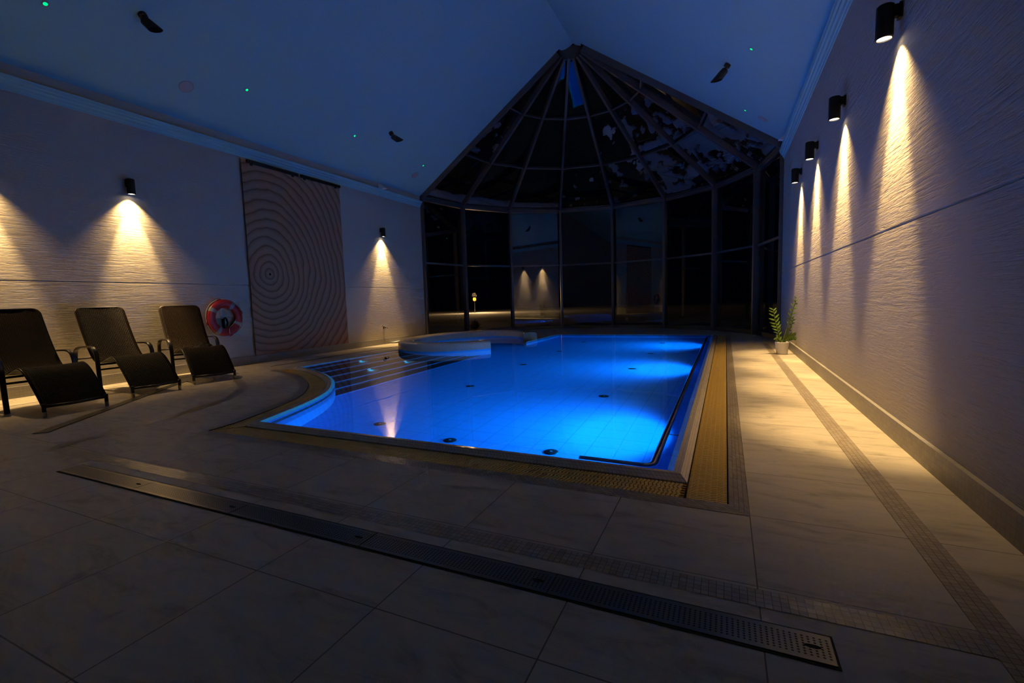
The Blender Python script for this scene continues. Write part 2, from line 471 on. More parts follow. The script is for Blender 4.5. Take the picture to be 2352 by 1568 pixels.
# steps along the left side
NOSE = [(-6.60, -.133), (-6.19, -.267), (-5.80, -.40), (-5.42, -.533), (-5.12, -.667)]
def curve_y(x):
    P = [p for p in R_in[k0:]]
    for a, b in zip(P[:-1], P[1:]):
        if min(a[0], b[0]) <= x <= max(a[0], b[0]) and abs(a[0] - b[0]) > 1e-6 and a[1] < 6.5:
            return a[1] + (b[1] - a[1]) * (x - a[0]) / (b[0] - a[0])
    return 5.9
def ell_y(x):
    q = (x - JC[0]) / (JA - .2)
    return JC[1] - (JB - .2) * sqrt(max(0, 1 - q * q))
prevx = -6.90
for i, (x, z) in enumerate(NOSE + [(-4.85, PF)]):
    if i < 5:
        # body of the step: from previous nose to this nose, clipped at the curved wall and at the whirlpool
        xs = [prevx + (x - prevx) * k / 6 for k in range(7)]
        near = [(q, curve_y(q) + .004) for q in xs]; far = [(q, ell_y(q) if q > -7 else 8.7) for q in xs]
        loop = near + list(reversed(far))
        m = MB(); m.poly(loop, [], z, uv=False)
        vs = [(*near[-1], z), (*far[-1], z), (*far[-1], z - .134), (*near[-1], z - .134)]
        m.add(vs, [(0, 3, 2, 1)])
        st = pm(m.build('step', M_STEP, pool))
        m = MB(); y0_, y1_ = curve_y(x) + .006, ell_y(x)
        m.box(x - .018, x + .004, y0_, y1_, z - .018, z + .004)
        ns = m.build('nosing', M_POOLW, st)
        prevx = x
# pale strip at the foot of the steps
m = MB(); m.box(-4.87, -4.835, curve_y(-4.85) + .006, ell_y(-4.85), PF + .001, PF + .012)
pm(m.build('step_edge_strip', M_POOLW, pool))
m = MB()
loop = [(-5.12, curve_y(-5.12)), (-4.87, curve_y(-4.87)), (-4.87, ell_y(-4.87)), (-5.12, ell_y(-5.12))]
m.poly(loop, [], PF + .006, uv=False); pm(m.build('step_apron', M_STEP, pool))
# water: one open surface
m = MB(); m.poly(R0, [], WZ, uv=False)
w = m.build('pool_water', M_WATER); tag(w, 'still clear pool water with mirror-like surface filling the basin', 'water', kind='stuff')

# gratings: S-shaped slats laid across the gutter
def grating(name, path_in, path_out, label, pitch=.0235, waves=3.0, dy=.0):
    """slats from path_in[i] to path_out[i] resampled at 'pitch' along the mean line"""
    mid = [(Vector(a) + Vector(b)) / 2 for a, b in zip(path_in, path_out)]
    cum = [0]
    for a, b in zip(mid[:-1], mid[1:]): cum.append(cum[-1] + (b - a).length)
    def at(path, s):
        for i in range(len(cum) - 1):
            if s <= cum[i + 1]:
                t = (s - cum[i]) / (cum[i + 1] - cum[i]); return Vector(path[i]).lerp(Vector(path[i + 1]), t)
        return Vector(path[-1])
    m = MB(); nS = int(cum[-1] / pitch); nseg = 18
    hw = pitch * .35
    for k in range(nS):
        s = (k + .5) * pitch; a = at(path_in, s); b = at(path_out, s); d = at(mid, min(s + .01, cum[-1])) - at(mid, max(s - .01, 0)); d.normalize()
        vs = []; fs = []
        for q in range(nseg + 1):
            t = q / nseg; wob = .0046 * math.tanh(2.2 * sin(2 * pi * waves * t)) 
            p = a.lerp(b, t) + d * wob
            vs += [(*(p - d * hw), -.002), (*(p + d * hw), -.002), (*(p - d * hw), -.022), (*(p + d * hw), -.022)]
            if q:
                o = 4 * (q - 1); fs += [(o, o + 1, o + 5, o + 4), (o + 1, o + 3, o + 7, o + 5), (o + 2, o, o + 4, o + 6)]
        A = Vector(vs[fs[0][1]]) - Vector(vs[fs[0][0]]); B = Vector(vs[fs[0][2]]) - Vector(vs[fs[0][0]])
        if A.cross(B).z < 0: fs = [tuple(reversed(f)) for f in fs]
        m.add(vs, fs)
        if k % 1 == 0: pass
    # joining ribs along the channel
    for t in (.0833, .25, .4167, .5833, .75, .9167):
        pts = []
        for q in range(0, 161):
            s = cum[-1] * q / 160; p = at(path_in, s).lerp(at(path_out, s), t); pts.append(p)
        for p, r in zip(pts[:-1], pts[1:]): m.bar((*p, -.011), (*r, -.011), .0075, .016, (1, 0, 0) if abs((r - p).y) > abs((r - p).x) else (0, 1, 0))
    o = m.build(name, M_GRATE); return tag(o, label, 'grating', 'ochre gutter gratings round the pool')
grating('gutter_grating', [(-.187, 2.606), (-.187, 13.5)], [(.017, 2.606), (.017, 13.5)], 'long straight yellow-ochre overflow grating along the right pool curb')
grating('gutter_grating', [(-4.10, 2.812), (-.20, 2.812)], [(-4.28, 2.606), (-.20, 2.606)], 'straight ochre overflow grating along the near front edge of the pool')
ci = [R2[i] for i in range(NO - 1, k0, -1)]; co = [R3[i] for i in range(NO - 1, k0, -1)]
ci[0] = (-4.105, 2.82); co[0] = (-4.285, 2.62)
ci = [tuple(Vector(a).lerp(Vector(b), .02)) for a, b in zip(ci, co)]; co = [tuple(Vector(b).lerp(Vector(a), .04)) for a, b in zip(ci, co)]
grating('gutter_grating', ci, co, 'curved ochre overflow grating following the rounded left pool corner')

# whirlpool wall: C-shaped, rounded top, ending in two blunt arms
m = MB(); T0, T1 = .52, 2 * pi - .66; N = 64; W_ = .38; TOPZ = .235
sec = []
for k in range(9):
    a = pi * k / 8; sec.append((.5 - .5 * cos(a) ** 1 if False else .5 - .5 * cos(a), sin(a)))
prof = [(0.0, PF), (0.0, -.045), (0.0, -.022), (0.0, .055), (0.0, .13)] + [(W_ * (.5 - .5 * math.copysign(abs(cos(pi * k / 10)) ** .6, cos(pi * k / 10))), .13 + (TOPZ - .13) * sin(pi * k / 10) ** .6) for k in range(1, 10)] + [(W_, .13), (W_, .055), (W_, -.022), (W_, -.045), (W_, PF)]
vs = []; uv = []; np_ = len(prof); s = 0; lp = None
arc = [0]
for q in range(1, np_): arc.append(arc[-1] + sqrt((prof[q][0] - prof[q - 1][0]) ** 2 + (prof[q][1] - prof[q - 1][1]) ** 2))
for i in range(N + 1):
    t = T0 + (T1 - T0) * i / N; p = Vector(jell(t)); s += (p - lp).length if lp is not None else 0; lp = p
    c_ = Vector(jell(t, W_)); 
    for q, (o_, z) in enumerate(prof):
        r = p.lerp(c_, o_ / W_); vs.append((*r, z)); uv.append((s, arc[q]))
fs = []; mi_ = []
for i in range(N):
    for q in range(np_ - 1): fs.append((i * np_ + q, i * np_ + q + 1, (i + 1) * np_ + q + 1, (i + 1) * np_ + q)); mi_.append(1 if q in (1, np_ - 3) else 2 if q in (0, 2, np_ - 2, np_ - 4) else 0)
m.v = vs; m.f = [tuple(reversed(f)) for f in fs]; m.mi = mi_; m.uv = dict(enumerate(uv))
m.f += [tuple(range(np_ - 1, -1, -1)), tuple(N * np_ + q for q in range(np_))]; m.mi += [0, 0]
spa = m.build('whirlpool', [M_CURB, M_DARKLINE, M_POOLW], smooth=True, auto=50)
tag(spa, 'low C-shaped mosaic whirlpool wall with rounded top at the far left of the pool', 'whirlpool')

# inlets in the pool floor, copied from one
inl0 = empty('floor_inlet')
m = MB(); m.lathe([(0, .014), (.042, .014), (.058, .009), (.066, .002), (.066, 0), (0, 0)], n=28); m.build('flange', M_INLET, inl0, smooth=True, auto=40)
m = MB(); m.lathe([(0, .022), (.010, .022), (.013, .014)], n=14); m.build('screw_cap', M_RIM, inl0, smooth=True, auto=40)
rows = [(-2.41, 3.72, 'dark round floor inlet nearest the middle of the front edge, in the pool'), (-1.40, 3.79, 'dark round floor inlet nearest the handrail end, in the pool'), (-3.40, 3.88, 'dark round floor inlet beside the bright reflection near the front edge'),
        (-3.41, 5.87, 'dark round floor inlet in the left row, second from the camera'), (-1.41, 5.82, 'dark round floor inlet in the right row, second from the camera'), (-3.43, 7.91, 'dark round floor inlet in the left row, third from the camera'),
        (-1.42, 7.91, 'dark round floor inlet in the right row by the middle light patch'), (-3.41, 9.92, 'dark round floor inlet in the left row, fourth from the camera'), (-1.41, 9.90, 'dark round floor inlet in the right row, fourth from the camera'),
        (-3.42, 11.98, 'dark round floor inlet in the left row, farthest from the camera'), (-1.41, 11.93, 'dark round floor inlet in the right row, at the farthest light patch')]
for i, (x, y, lb) in enumerate(rows):
    o = inl0 if i == 0 else copy_tree(inl0)
    o.location = (x, y, PF + .001); tag(o, lb, 'pool inlet', 'round inlets in the pool floor')

# underwater lamps on the right wall
BLUE = (0.0, .30, 1.0)
def spot(name, loc, aim, power, size, blend, color, radius=.03, parent=None):
    L = bpy.data.lights.new(name, 'SPOT'); L.energy = power; L.spot_size = radians(size); L.spot_blend = blend; L.color = color; L.shadow_soft_size = radius
    o = bpy.data.objects.new(name, L); COL.objects.link(o); o.location = loc
    o.rotation_euler = Vector(aim).to_track_quat('-Z', 'Y').to_euler()
    if parent: o.parent = parent
    return o
P_POOL = 640
lamp0 = empty('underwater_lamp')
m = MB(); m.tube([(.085, 0, 0), (.045, 0, 0), (.03, 0, 0)], [.11, .105, .085], 24); m.build('housing', M_STEEL, lamp0, smooth=True, auto=40)
m = MB(); m.tube([(.031, 0, 0), (.022, 0, 0)], [.07, .06], 20); m.build('lens', M_POOLGLOW, lamp0)
spot('beam', (-.01, 0, 0), (-1, 0, -.20), P_POOL, 142, 1.0, BLUE, .04, lamp0)
for i, (y, lb) in enumerate([(4.45, 'blue underwater lamp on right pool wall, nearest the camera'), (7.98, 'blue underwater lamp halfway along the right pool wall'), (11.40, 'blue underwater lamp at the far end of the right pool wall')]):
    o = lamp0 if i == 0 else copy_tree(lamp0)
    o.location = (-.325, y, -.30); tag(o, lb, 'pool lamp', 'underwater lamps on the right pool wall')
# small lamps in the step risers
sl0 = empty('step_lamp')
m = MB(); m.box(0, .012, -.045, .045, -.02, .02); m.build('bezel', M_STEEL, sl0, bevel=.003)
m = MB(); m.box(.010, .016, -.036, .036, -.013, .013); m.build('lens', M_STEPGLOW, sl0)
spot('beam', (.03, 0, 0), (1, 0, -.6), 5, 120, .6, (0, .45, 1), .02, sl0)
for i, (x, y, z, lb) in enumerate([(-6.598, 7.05, -.205, 'small cyan lamp in the uppermost lit pool step, left of the other two'), (-5.798, 6.40, -.47, 'small cyan lamp low in the pool steps, nearer the camera'), (-5.798, 7.43, -.47, 'small cyan lamp low in the pool steps, close to the whirlpool wall')]):
    o = sl0 if i == 0 else copy_tree(sl0)
    o.location = (x, y, z); tag(o, lb, 'step lamp', 'small lamps in the pool steps')

# submerged handrail
hr = empty('pool_handrail', (-.43, 3.1, -.11))
path = [(-.93, 3.10), (-.62, 3.10), (-.50, 3.10)] + [(-.50 + .07 * sin(a), 3.17 - .07 * cos(a)) for a in [pi / 12 * k for k in range(1, 6)]] + [(-.43, 3.17), (-.43, 6), (-.43, 9), (-.43, 12.9)]
m = MB(); m.tube([(x + .43, y - 3.1, 0) for x, y in path], .026, 14, up=(0, 0, 1)); m.build('rail', M_STEEL, hr, smooth=True, auto=50)
for y in (3.85, 6.1, 8.35, 10.6, 12.6):
    m = MB(); m.tube([(0, y - 3.1, -.004), (.10, y - 3.1, -.004)], .007, 8); m.tube([(.09, y - 3.1, -.004), (.104, y - 3.1, -.004)], .022, 12); m.build('bracket', M_STEEL, hr, smooth=True, auto=40)
tag(hr, 'long polished steel handrail running under water inside the right pool edge', 'handrail')

# ------------------------------------------------------------------ channel drains
def drain_material():
    t = NT('perforated_steel'); v = t.coord('UV'); sp = t.n('SeparateXYZ', None, Vector=v); u, w = sp.outputs[0], sp.outputs[1]
    p = .0133
    a = t.math('SUBTRACT', t.math('FRACT', t.math('DIVIDE', u, p * 1.25)), .5); b = t.math('SUBTRACT', t.math('FRACT', t.math('DIVIDE', w, .0118)), .5)
    r = t.math('SQRT', t.math('ADD', t.math('POWER', t.math('MULTIPLY', a, 1.35), 2.0), t.math('POWER', b, 2.0)))
    inside = t.math('MULTIPLY', t.math('GREATER_THAN', w, .0), t.math('LESS_THAN', w, .0944))
    hole = t.math('MULTIPLY', t.math('LESS_THAN', r, .31), inside)
    # pressed ribs between every second row of holes
    c = t.math('ABSOLUTE', t.math('SUBTRACT', t.math('FRACT', t.math('DIVIDE', u, p * 2.5)), .98))
    rib = t.math('MULTIPLY', t.math('LESS_THAN', c, .05), inside)
    nz = t.noise(v, 60, 3).outputs[0]
    bmp = t.bump(t.math('ADD', t.math('MULTIPLY', nz, .25), rib), .5, .0015)
    s = t.bsdf((.13, .125, .12), .34, .85, bmp); k = t.bsdf((.006, .005, .005), .9)
    mx = t.n('MixShader', None, Fac=hole); t.set(mx.inputs[1], s); t.set(mx.inputs[2], k)
    return t.done(mx.outputs[0])
M_DRAIN = drain_material()
M_GAP = simple('drain_gap_shadow', (.02, .017, .014), .8)
def drain(p0, p1, width, nsec, label, plates=M_DRAIN):
    p0 = Vector(p0); p1 = Vector(p1); L = (p1 - p0).length; ang = math.atan2(p1.y - p0.y, p1.x - p0.x)
    e = empty('channel_drain', (p0.x, p0.y, 0), ang)
    m = MB(); m.box(-.006, L + .006, -.007, width + .007, .0008, .0026); m.build('frame', M_GAP, e)
    for k in range(nsec):
        a, b = L * k / nsec + .002, L * (k + 1) / nsec - .002; m = MB()
        lo = (width - .0944) / 2
        vs = [(a, .003, .0055), (b, .003, .0055), (b, width - .003, .0055), (a, width - .003, .0055), (a, .003, .001), (b, .003, .001), (b, width - .003, .001), (a, width - .003, .001)]
        uv = [(x, y - lo) for x, y, z in vs]
        m.add(vs, [(0, 1, 2, 3), (0, 4, 5, 1), (1, 5, 6, 2), (2, 6, 7, 3), (3, 7, 4, 0)], uv); pl = m.build('cover_plate', plates, e)
        m = MB(); m.tube([(b - .055 + .022 * cos(q), width / 2 + .007 * sin(q), .0060) for q in [2 * pi * i / 16 for i in range(16)]], .0012, 6, closed=True)
        m.add([(b - .055 + .021 * cos(2 * pi * i / 16), width / 2 + .0065 * sin(2 * pi * i / 16), .0058) for i in range(16)], [tuple(range(16))]); m.build('lift_slot', M_GAP, pl)
    return tag(e, label, 'drain')
drain((-4.25, 1.535), (.312, 1.535), .135, 5, 'long perforated steel floor drain crossing the near floor in front of the pool')
drain((-5.75, 2.04), (-7.62, 4.38), .115, 3, 'grey floor drain strip running diagonally under the front of the loungers')
m = MB(); m.box(-7.80, -7.765, 5.97, 11.3, .0006, .003)
tag(m.build('slot_drain', M_GAP), 'thin dark slot drain in the floor parallel to the left wall', 'drain')

# ------------------------------------------------------------------ glass apse
def V8(i, r=RAD, z=0.0): t = pi - pi * i / 8; return Vector((XC + r * cos(t), Y0 + r * sin(t), z))
def roofpt(i, s, dr=0.0):
    t = pi - pi * i / 8; r = RAD + (HUB - RAD) * s; z = ZE + (ZH - .02 - ZE) * s
    nrm = Vector((cos(t) * .55, sin(t) * .55, .835)).normalized()
    return Vector((XC + r * cos(t), Y0 + r * sin(t), z)) + nrm * dr
slope_n = lambda i: Vector((cos(pi - pi * i / 8) * (ZH - ZE), sin(pi - pi * i / 8) * (ZH - ZE), RAD - HUB)).normalized()
for i in range(9):
    t = pi - pi * i / 8; rad = Vector((cos(t), sin(t), 0)); tan = Vector((-sin(t), cos(t), 0))
    e = structure(empty('trim_%d' % (10 + i), V8(i)))
    edge = i in (0, 8)
    # post: 7 cm face, 18 cm deep towards the room
    m = MB(); c = V8(i) - rad * (.02 if edge else .05); c += tan * 0
    if edge: c += Vector((0, .05, 0))
    base = V8(i)
    m.bar(c - base, c - base + Vector((0, 0, ZE + .02)), .085, .19 if not edge else .10, tan); m.build('post', M_FRAME, e, bevel=.006)
    m = MB(); n_ = slope_n(i)
    a = roofpt(i, -.005) - n_ * .06 - base; b = roofpt(i, .985) - n_ * .06 - base
    if edge: a += Vector((0, .04, 0)); b += Vector((0, .03, 0))
    m.bar(a, b, .075 if not edge else .05, .17, tan); m.build('rafter', M_FRAME, e, bevel=.006)
M_ORNG = None
def quad_slab(P, inset, th, nrm, mb):
    c = sum(P, Vector()) / 4; Q = [p + (c - p).normalized() * inset for p in P]
    vs = [q + nrm * th / 2 for q in Q] + [q - nrm * th / 2 for q in Q]
    mb.add(vs, [(0, 1, 2, 3), (7, 6, 5, 4), (0, 4, 5, 1), (1, 5, 6, 2), (2, 6, 7, 3), (3, 7, 4, 0)])
ZT = 2.36
for i in range(8):
    a, b = V8(i), V8(i + 1); mid = (a + b) / 2; out = (mid - Vector((XC, Y0, 0))).normalized(); along = (b - a).normalized()
    e = structure(empty('window_%d' % (i + 1), mid))
    def frame_bar(z, h, d=.07): return MB().bar(a - mid + Vector((0, 0, z)) - out * .01, b - mid + Vector((0, 0, z)) - out * .01, h, d, (0, 0, 1))
    frame_bar(.06, .12, .09).build('sill', M_FRAME, e, bevel=.004)
    frame_bar(ZT, .055).build('transom', M_FRAME, e, bevel=.004)
    frame_bar(ZE - .07, .15, .12).build('head', M_FRAME, e, bevel=.006)
    for z0, z1 in ((.12, ZT - .027), (ZT + .027, ZE - .145)):
        m = MB(); quad_slab([a - mid + Vector((0, 0, z0)), b - mid + Vector((0, 0, z0)), b - mid + Vector((0, 0, z1)), a - mid + Vector((0, 0, z1))], 0, .012, out, m)
        m.build('pane', M_GLASS, e)
    # roof bay
    e = structure(empty('window_%d' % (i + 9), (roofpt(i, .4) + roofpt(i + 1, .4)) / 2)); o_ = e.location
    ss = [0, .335, .66, .955]
    nr = (roofpt(i + 1, 0) - roofpt(i, 0)).cross(roofpt(i, 1) - roofpt(i, 0)).normalized()
    if nr.z < 0: nr = -nr
    for s0, s1 in zip(ss[:-1], ss[1:]):
        m = MB(); quad_slab([roofpt(i, s0) - o_, roofpt(i + 1, s0) - o_, roofpt(i + 1, s1) - o_, roofpt(i, s1) - o_], 0, .012, nr, m); m.build('pane', M_GLASS, e)
    for k, s in enumerate(ss[1:3]):
        MB().bar(roofpt(i, s) - o_ - nr * .05, roofpt(i + 1, s) - o_ - nr * .05, .05, .09, nr.cross(along)).build('purlin', M_FRAME, e, bevel=.004)
    MB().bar(roofpt(i, 0.0) - o_ - nr * .04, roofpt(i + 1, 0.0) - o_ - nr * .04, .08, .10, nr.cross(along)).build('eave_beam', M_FRAME, e, bevel=.004)
# hub ring
m = MB(); m.lathe([(HUB + .004, -.19), (HUB + .10, -.21), (HUB + .12, -.05), (HUB + .10, .12), (HUB + .004, .12), (HUB + .004, -.19)], (XC, Y0, ZH + .03), 24, 0, pi)
structure(m.build('trim_19', M_FRAME, smooth=True, auto=40))

# ------------------------------------------------------------------ snow on the glass roof and outside
def clip_tri(T, F):
    """keep the part of triangle T where F>0 (T: 2D pts)"""
    out = []
    for a in range(3):
        b = (a + 1) % 3; fa, fb = F[a], F[b]
        if fa > 0: out.append(T[a])
        if (fa > 0) != (fb > 0):
            t = fa / (fa - fb); out.append((T[a][0] + (T[b][0] - T[a][0]) * t, T[a][1] + (T[b][1] - T[a][1]) * t))
    return out
def snow_patch(i, s0, s1, fn, label, n=54):
    A, B, C_, D = roofpt(i, s0), roofpt(i + 1, s0), roofpt(i + 1, s1), roofpt(i, s1)
    nr = (B - A).cross(D - A).normalized()
    if nr.z < 0: nr = -nr
    m = MB(); up = nr * .012
    def P(u, v): return (A.lerp(B, u)).lerp(D.lerp(C_, u), v) + up
    for x in range(n):
        for y in range(n):
            q = [(x / n, y / n), ((x + 1) / n, y / n), ((x + 1) / n, (y + 1) / n), (x / n, (y + 1) / n)]
            for T in ((q[0], q[1], q[2]), (q[0], q[2], q[3])):
                F = [fn(*p, P(*p)) for p in T]
                if max(F) <= 0: continue
                poly = clip_tri(T, F)
                if len(poly) >= 3:
                    vs = [P(*p) for p in poly]
                    m.add(vs, [tuple(range(len(vs)))])
                    m.add([v + nr * .05 for v in vs], [tuple(reversed(range(len(vs))))])
    if not m.v: return
    o = m.build('roof_snow', M_SNOW)
    tag(o, label, 'snow', kind='stuff')
def fb(p, sc, seed=0.0):
    q = p * sc + Vector((seed, seed * 1.7, 0)); return noise.fractal(q, .62, 2.1, 7, noise_basis='PERLIN_ORIGINAL')
def nz(thr, sc=2.6, seed=0, edge=None):
    def f(u, v, p):
        b = fb(p, sc, seed) * 1.0 + thr
        if edge: b += edge(u, v)
        return b
    return f
def drift(h, seed=0): return lambda u, v, p: h + .05 * noise.noise(Vector((p.x * 2.2, p.y * 2.2, seed))) + .02 * noise.noise(Vector((p.x * 9, p.y * 9, seed))) - v
S = ((0, .335), (.335, .66), (.66, .955))
snows = [(0, 0, drift(.16, 1), 'snow band lying along the leftmost lower roof pane'), (1, 0, drift(.15, 2), 'snow band along the eave of the second lower roof pane'), (2, 0, drift(.10, 3), 'thin snow band along the eave of the third lower roof pane'),
         (0, 1, nz(-.44, 3.0, 3), 'few snow crumbs on the leftmost middle roof pane'), (3, 0, nz(-.55, 3.0, 21), 'small snow crumb on the central lower roof pane'),
         (4, 0, nz(-.34, 2.8, 5, lambda u, v: .35 * (v - .62)), 'ragged snow patch at the top of the lower pane right of centre'), (4, 1, nz(-.42, 2.6, 8, lambda u, v: .25 * (.5 - v)), 'snow streak on the middle pane right of centre'),
         (5, 0, nz(-.08, 2.6, 11, lambda u, v: .35 * (.5 - abs(u - .35) * 2.2)), 'large ragged snow patch on the lower pane third from the right'), (5, 1, nz(-.22, 2.6, 13, lambda u, v: .5 * (.5 - v)), 'snow clinging to the foot of the middle pane third from the right'),
         (6, 0, nz(.02, 2.4, 15, lambda u, v: .9 * (v - .45)), 'broad snow sheet on the lower pane second from the right'), (6, 1, nz(-.18, 2.6, 17, lambda u, v: .6 * (.45 - v)), 'snow patch on the middle pane second from the right'),
         (7, 0, nz(.05, 1.6, 19, lambda u, v: .7 * (u - .4)), 'snow patch on the rightmost lower roof pane')]
for i, k, fn, lb in snows: snow_patch(i, S[k][0] + .012, S[k][1] - .012, fn, lb)
# snowy ground with drifts against the glass
m = MB(); nr_, na = 26, 60; vs = []; fs = []
for j in range(nr_):
    for i in range(na + 1):
        t = -.35 + (pi + .7) * i / na; r = RAD + .13 + (1.22 ** j - 1) * .22
        r = RAD + .13 + (.10 * j if j < 8 else .8 * (1.27 ** (j - 8)))
        x, y = XC + r * cos(t), Y0 + r * sin(t)
        d = max(0, 1 - (r - RAD - .13) / 1.5)
        seg = (pi - t) / (pi / 8); inb = abs((seg % 1) - .5) * 2
        hump = .22 * d ** 1.5 * max(0, .9 + .9 * noise.noise(Vector((x * .8, y * .8, 3)))) * (1 if t < 2.1 else .35)
        vs.append((x, y, -.02 + hump + .12 * noise.noise(Vector((x * .25, y * .25, 0))) * min(1, (r - RAD) / 4)))
for j in range(nr_ - 1):
    for i in range(na): a = j * (na + 1) + i; fs.append((a, a + 1, a + na + 2, a + na + 1))
fs = [tuple(reversed(f)) for f in fs]
gnd = structure(m.add(vs, fs).build('ground', M_SNOW, smooth=True))
# street lamp far outside, behind the left of the glass
sl = empty('street_lamp', (-21.97, 39.27, -1.03))
m = MB(); m.tube([(0, 0, 0), (0, 0, 2.2)], [.045, .03], 10); m.build('pole', M_FRAME, sl)
m = MB(); m.lathe([(0, 2.2), (.12, 2.24), (.15, 2.40), (.10, 2.5), (0, 2.52)], n=14); m.build('globe', emitter('sodium_lamp', (1, .30, .02), 9), sl, smooth=True)
L_ = bpy.data.lights.new('sodium_light', 'POINT'); L_.energy = 1000; L_.color = (1, .55, .22); L_.shadow_soft_size = .25
lo_ = bpy.data.objects.new('sodium_light', L_); COL.objects.link(lo_); lo_.parent = sl; lo_.location = (0, 0, 2.75)
tag(sl, 'small orange street lamp glowing far outside behind the left glass panes', 'street lamp')

# ------------------------------------------------------------------ wall lamps
WARM = (1.0, .66, .28)
P_NARROW, P_WIDE = 530, 165
def make_wall_lamp():
    e = empty('wall_lamp')
    # local frame: wall plane x=0, room towards +x
    c = .098
    m = MB(); m.lathe([(.0, .235), (.048, .235), (.055, .228), (.055, .004), (.052, 0), (.046, 0), (.046, .022)], (c, 0, 0), 32); b = m.build('body', M_LAMP, e, smooth=True, auto=35)
    m = MB(); m.lathe([(0, 0), (.0455, 0)], (c, 0, .010), 28); g = m.build('lens', M_LAMPGLOW, e)
    m = MB(); m.box(0, .022, -.030, .030, .125, .232); m.box(.018, .05, -.022, .022, .140, .225); m.build('bracket', M_LAMP, e, bevel=.003)
    spot('beam', (c, 0, -.004), (-.04, 0, -1), P_NARROW, 45, .7, WARM, .012, e)
    spot('beam', (c, 0, -.004), (-.10, 0, -1), P_WIDE, 96, 1.0, WARM, .012, e)
    return e
wl0 = make_wall_lamp()
lamps = [(XR, 4.47, pi, 'black cylinder wall lamp on the right wall, nearest the camera'), (XR, 6.22, pi, 'black cylinder wall lamp, second nearest on the right wall'), (XR, 7.86, pi, 'black cylinder wall lamp, third along the right wall'), (XR, 9.38, pi, 'black cylinder wall lamp above the potted plant, farthest on the right wall'),
         (XL, 2.62, 0, 'wall lamp just outside the left of the picture, its beam on the left wall'), (XL, 4.33, 0, 'black cylinder wall lamp above the loungers on the left wall'), (XL, 10.28, 0, 'black cylinder wall lamp right of the wood-grain banner')]
for i, (x, y, rz, lb) in enumerate(lamps):
    o = wl0 if i == 0 else copy_tree(wl0)
    o.location = (x, y, 2.945); o.rotation_euler = (0, 0, rz); tag(o, lb, 'wall lamp', 'black cylinder wall lamps')

# ------------------------------------------------------------------ ceiling fittings
def cz(x): return 4.40 + (x - XL) * SL if x < XC else 4.40 + (XR - x) * SL
def cnrm(x): return Vector((SL, 0, -1)).normalized() if x < XC else Vector((-SL, 0, -1)).normalized()
def on_ceiling(o, x, y, d=0.0):
    n_ = cnrm(x); o.location = Vector((x, y, cz(x))) + n_ * d; o.rotation_euler = n_.to_track_quat('Z', 'Y').to_euler()
g0 = empty('green_ceiling_light')
m = MB(); m.lathe([(.024, .006), (.036, .004), (.040, 0)], n=20); m.build('rim', M_RIM, g0)
m = MB(); m.lathe([(0, .014), (.018, .011), (.025, .003)], n=14); m.build('led', M_GREEN, g0)
for i, (x, y, lb) in enumerate([(-7.79, 3.215, 'tiny green ceiling light at the top left corner of the picture'), (-7.79, 5.925, 'tiny green ceiling light beside the large round disc, left slope'), (-7.79, 8.58, 'tiny green ceiling light left of the far left spotlight'), (-7.80, 11.27, 'tiny green ceiling light at the far left, above the glass corner'), (.335, 8.684, 'tiny green ceiling light right of the spotlight on the right slope'), (.341, 11.396, 'tiny green ceiling light at the far end of the right slope')]):
    o = g0 if i == 0 else copy_tree(g0)
    on_ceiling(o, x, y); tag(o, lb, 'ceiling light', 'tiny green ceiling lights')
M_DISC = simple('grey_speaker_cloth', (.42, .42, .42), .8)
d0 = empty('ceiling_disc')
m = MB(); m.lathe([(.098, .006), (.110, .004), (.112, 0)], n=32); m.build('rim', M_RIM, d0)
m = MB(); m.lathe([(0, .004), (.099, .005)], n=32); m.build('cover', M_DISC, d0)
for i, (x, y, lb) in enumerate([(-8.10, 5.06, 'flat round grey ceiling disc near the left cornice'), (-8.11, 11.29, 'flat round grey ceiling disc at the far left, near the glass'), (.671, 11.42, 'flat round grey ceiling disc at the far end of the right slope')]):
    o = d0 if i == 0 else copy_tree(d0)
    on_ceiling(o, x, y); tag(o, lb, 'ceiling disc', 'flat round ceiling discs')
M_SPOTG = simple('dark_spotlight_metal', (.045, .043, .045), .5, .2)
RIGHT = Vector((cos(.4325), sin(.4325), 0))
def ceiling_spot(x, y, dr, dz, lb):
    n_ = cnrm(x); base = Vector((x, y, cz(x)))
    e = empty('ceiling_spotlight', base)
    MB().tube([(0, 0, 0), n_ * .05, n_ * .055], [.055, .055, .045], 20).build('base', M_SPOTG, e, smooth=True, auto=40)
    d = (RIGHT * dr + Vector((0, 0, dz))); L = d.length; d.normalize()
    j = n_ * .10
    MB().tube([n_ * .05, j], .012, 8).build('arm', M_SPOTG, e)
    h0 = j + d * -.03 + Vector((0, 0, -.02))
    m = MB(); m.tube([h0, h0 + d * .02, h0 + d * (L * .45), h0 + d * (L * .47)], [.040, .060, .068, .060], 20, cap=True)
    # shade cut off obliquely at the mouth
    s0 = h0 + d * (L * .47); ax = Vector((0, 0, -1)); n2 = 20
    u = d.cross(Vector((0, 1, 0))).normalized(); w_ = d.cross(u).normalized()
    vs = []
    for k in range(n2):
        t = 2 * pi * k / n2; r = u * cos(t) + w_ * sin(t); vs.append(s0 + r * .066)
    for k in range(n2):
        t = 2 * pi * k / n2; r = u * cos(t) + w_ * sin(t)
        up = r.dot((Vector((0, 0, 1)) - d * d.z).normalized()); vs.append(s0 + r * .070 + d * (L * .53) * (.55 + .45 * up))
    m2 = MB(); m2.add(vs, [(k, (k + 1) % n2, n2 + (k + 1) % n2, n2 + k) for k in range(n2)] + [tuple(range(n2))])
    m.build('head', M_SPOTG, e, smooth=True, auto=40); m2.build('shade', M_SPOTG, e, smooth=True, auto=50)
    tag(e, lb, 'spotlight', 'adjustable ceiling spotlights')
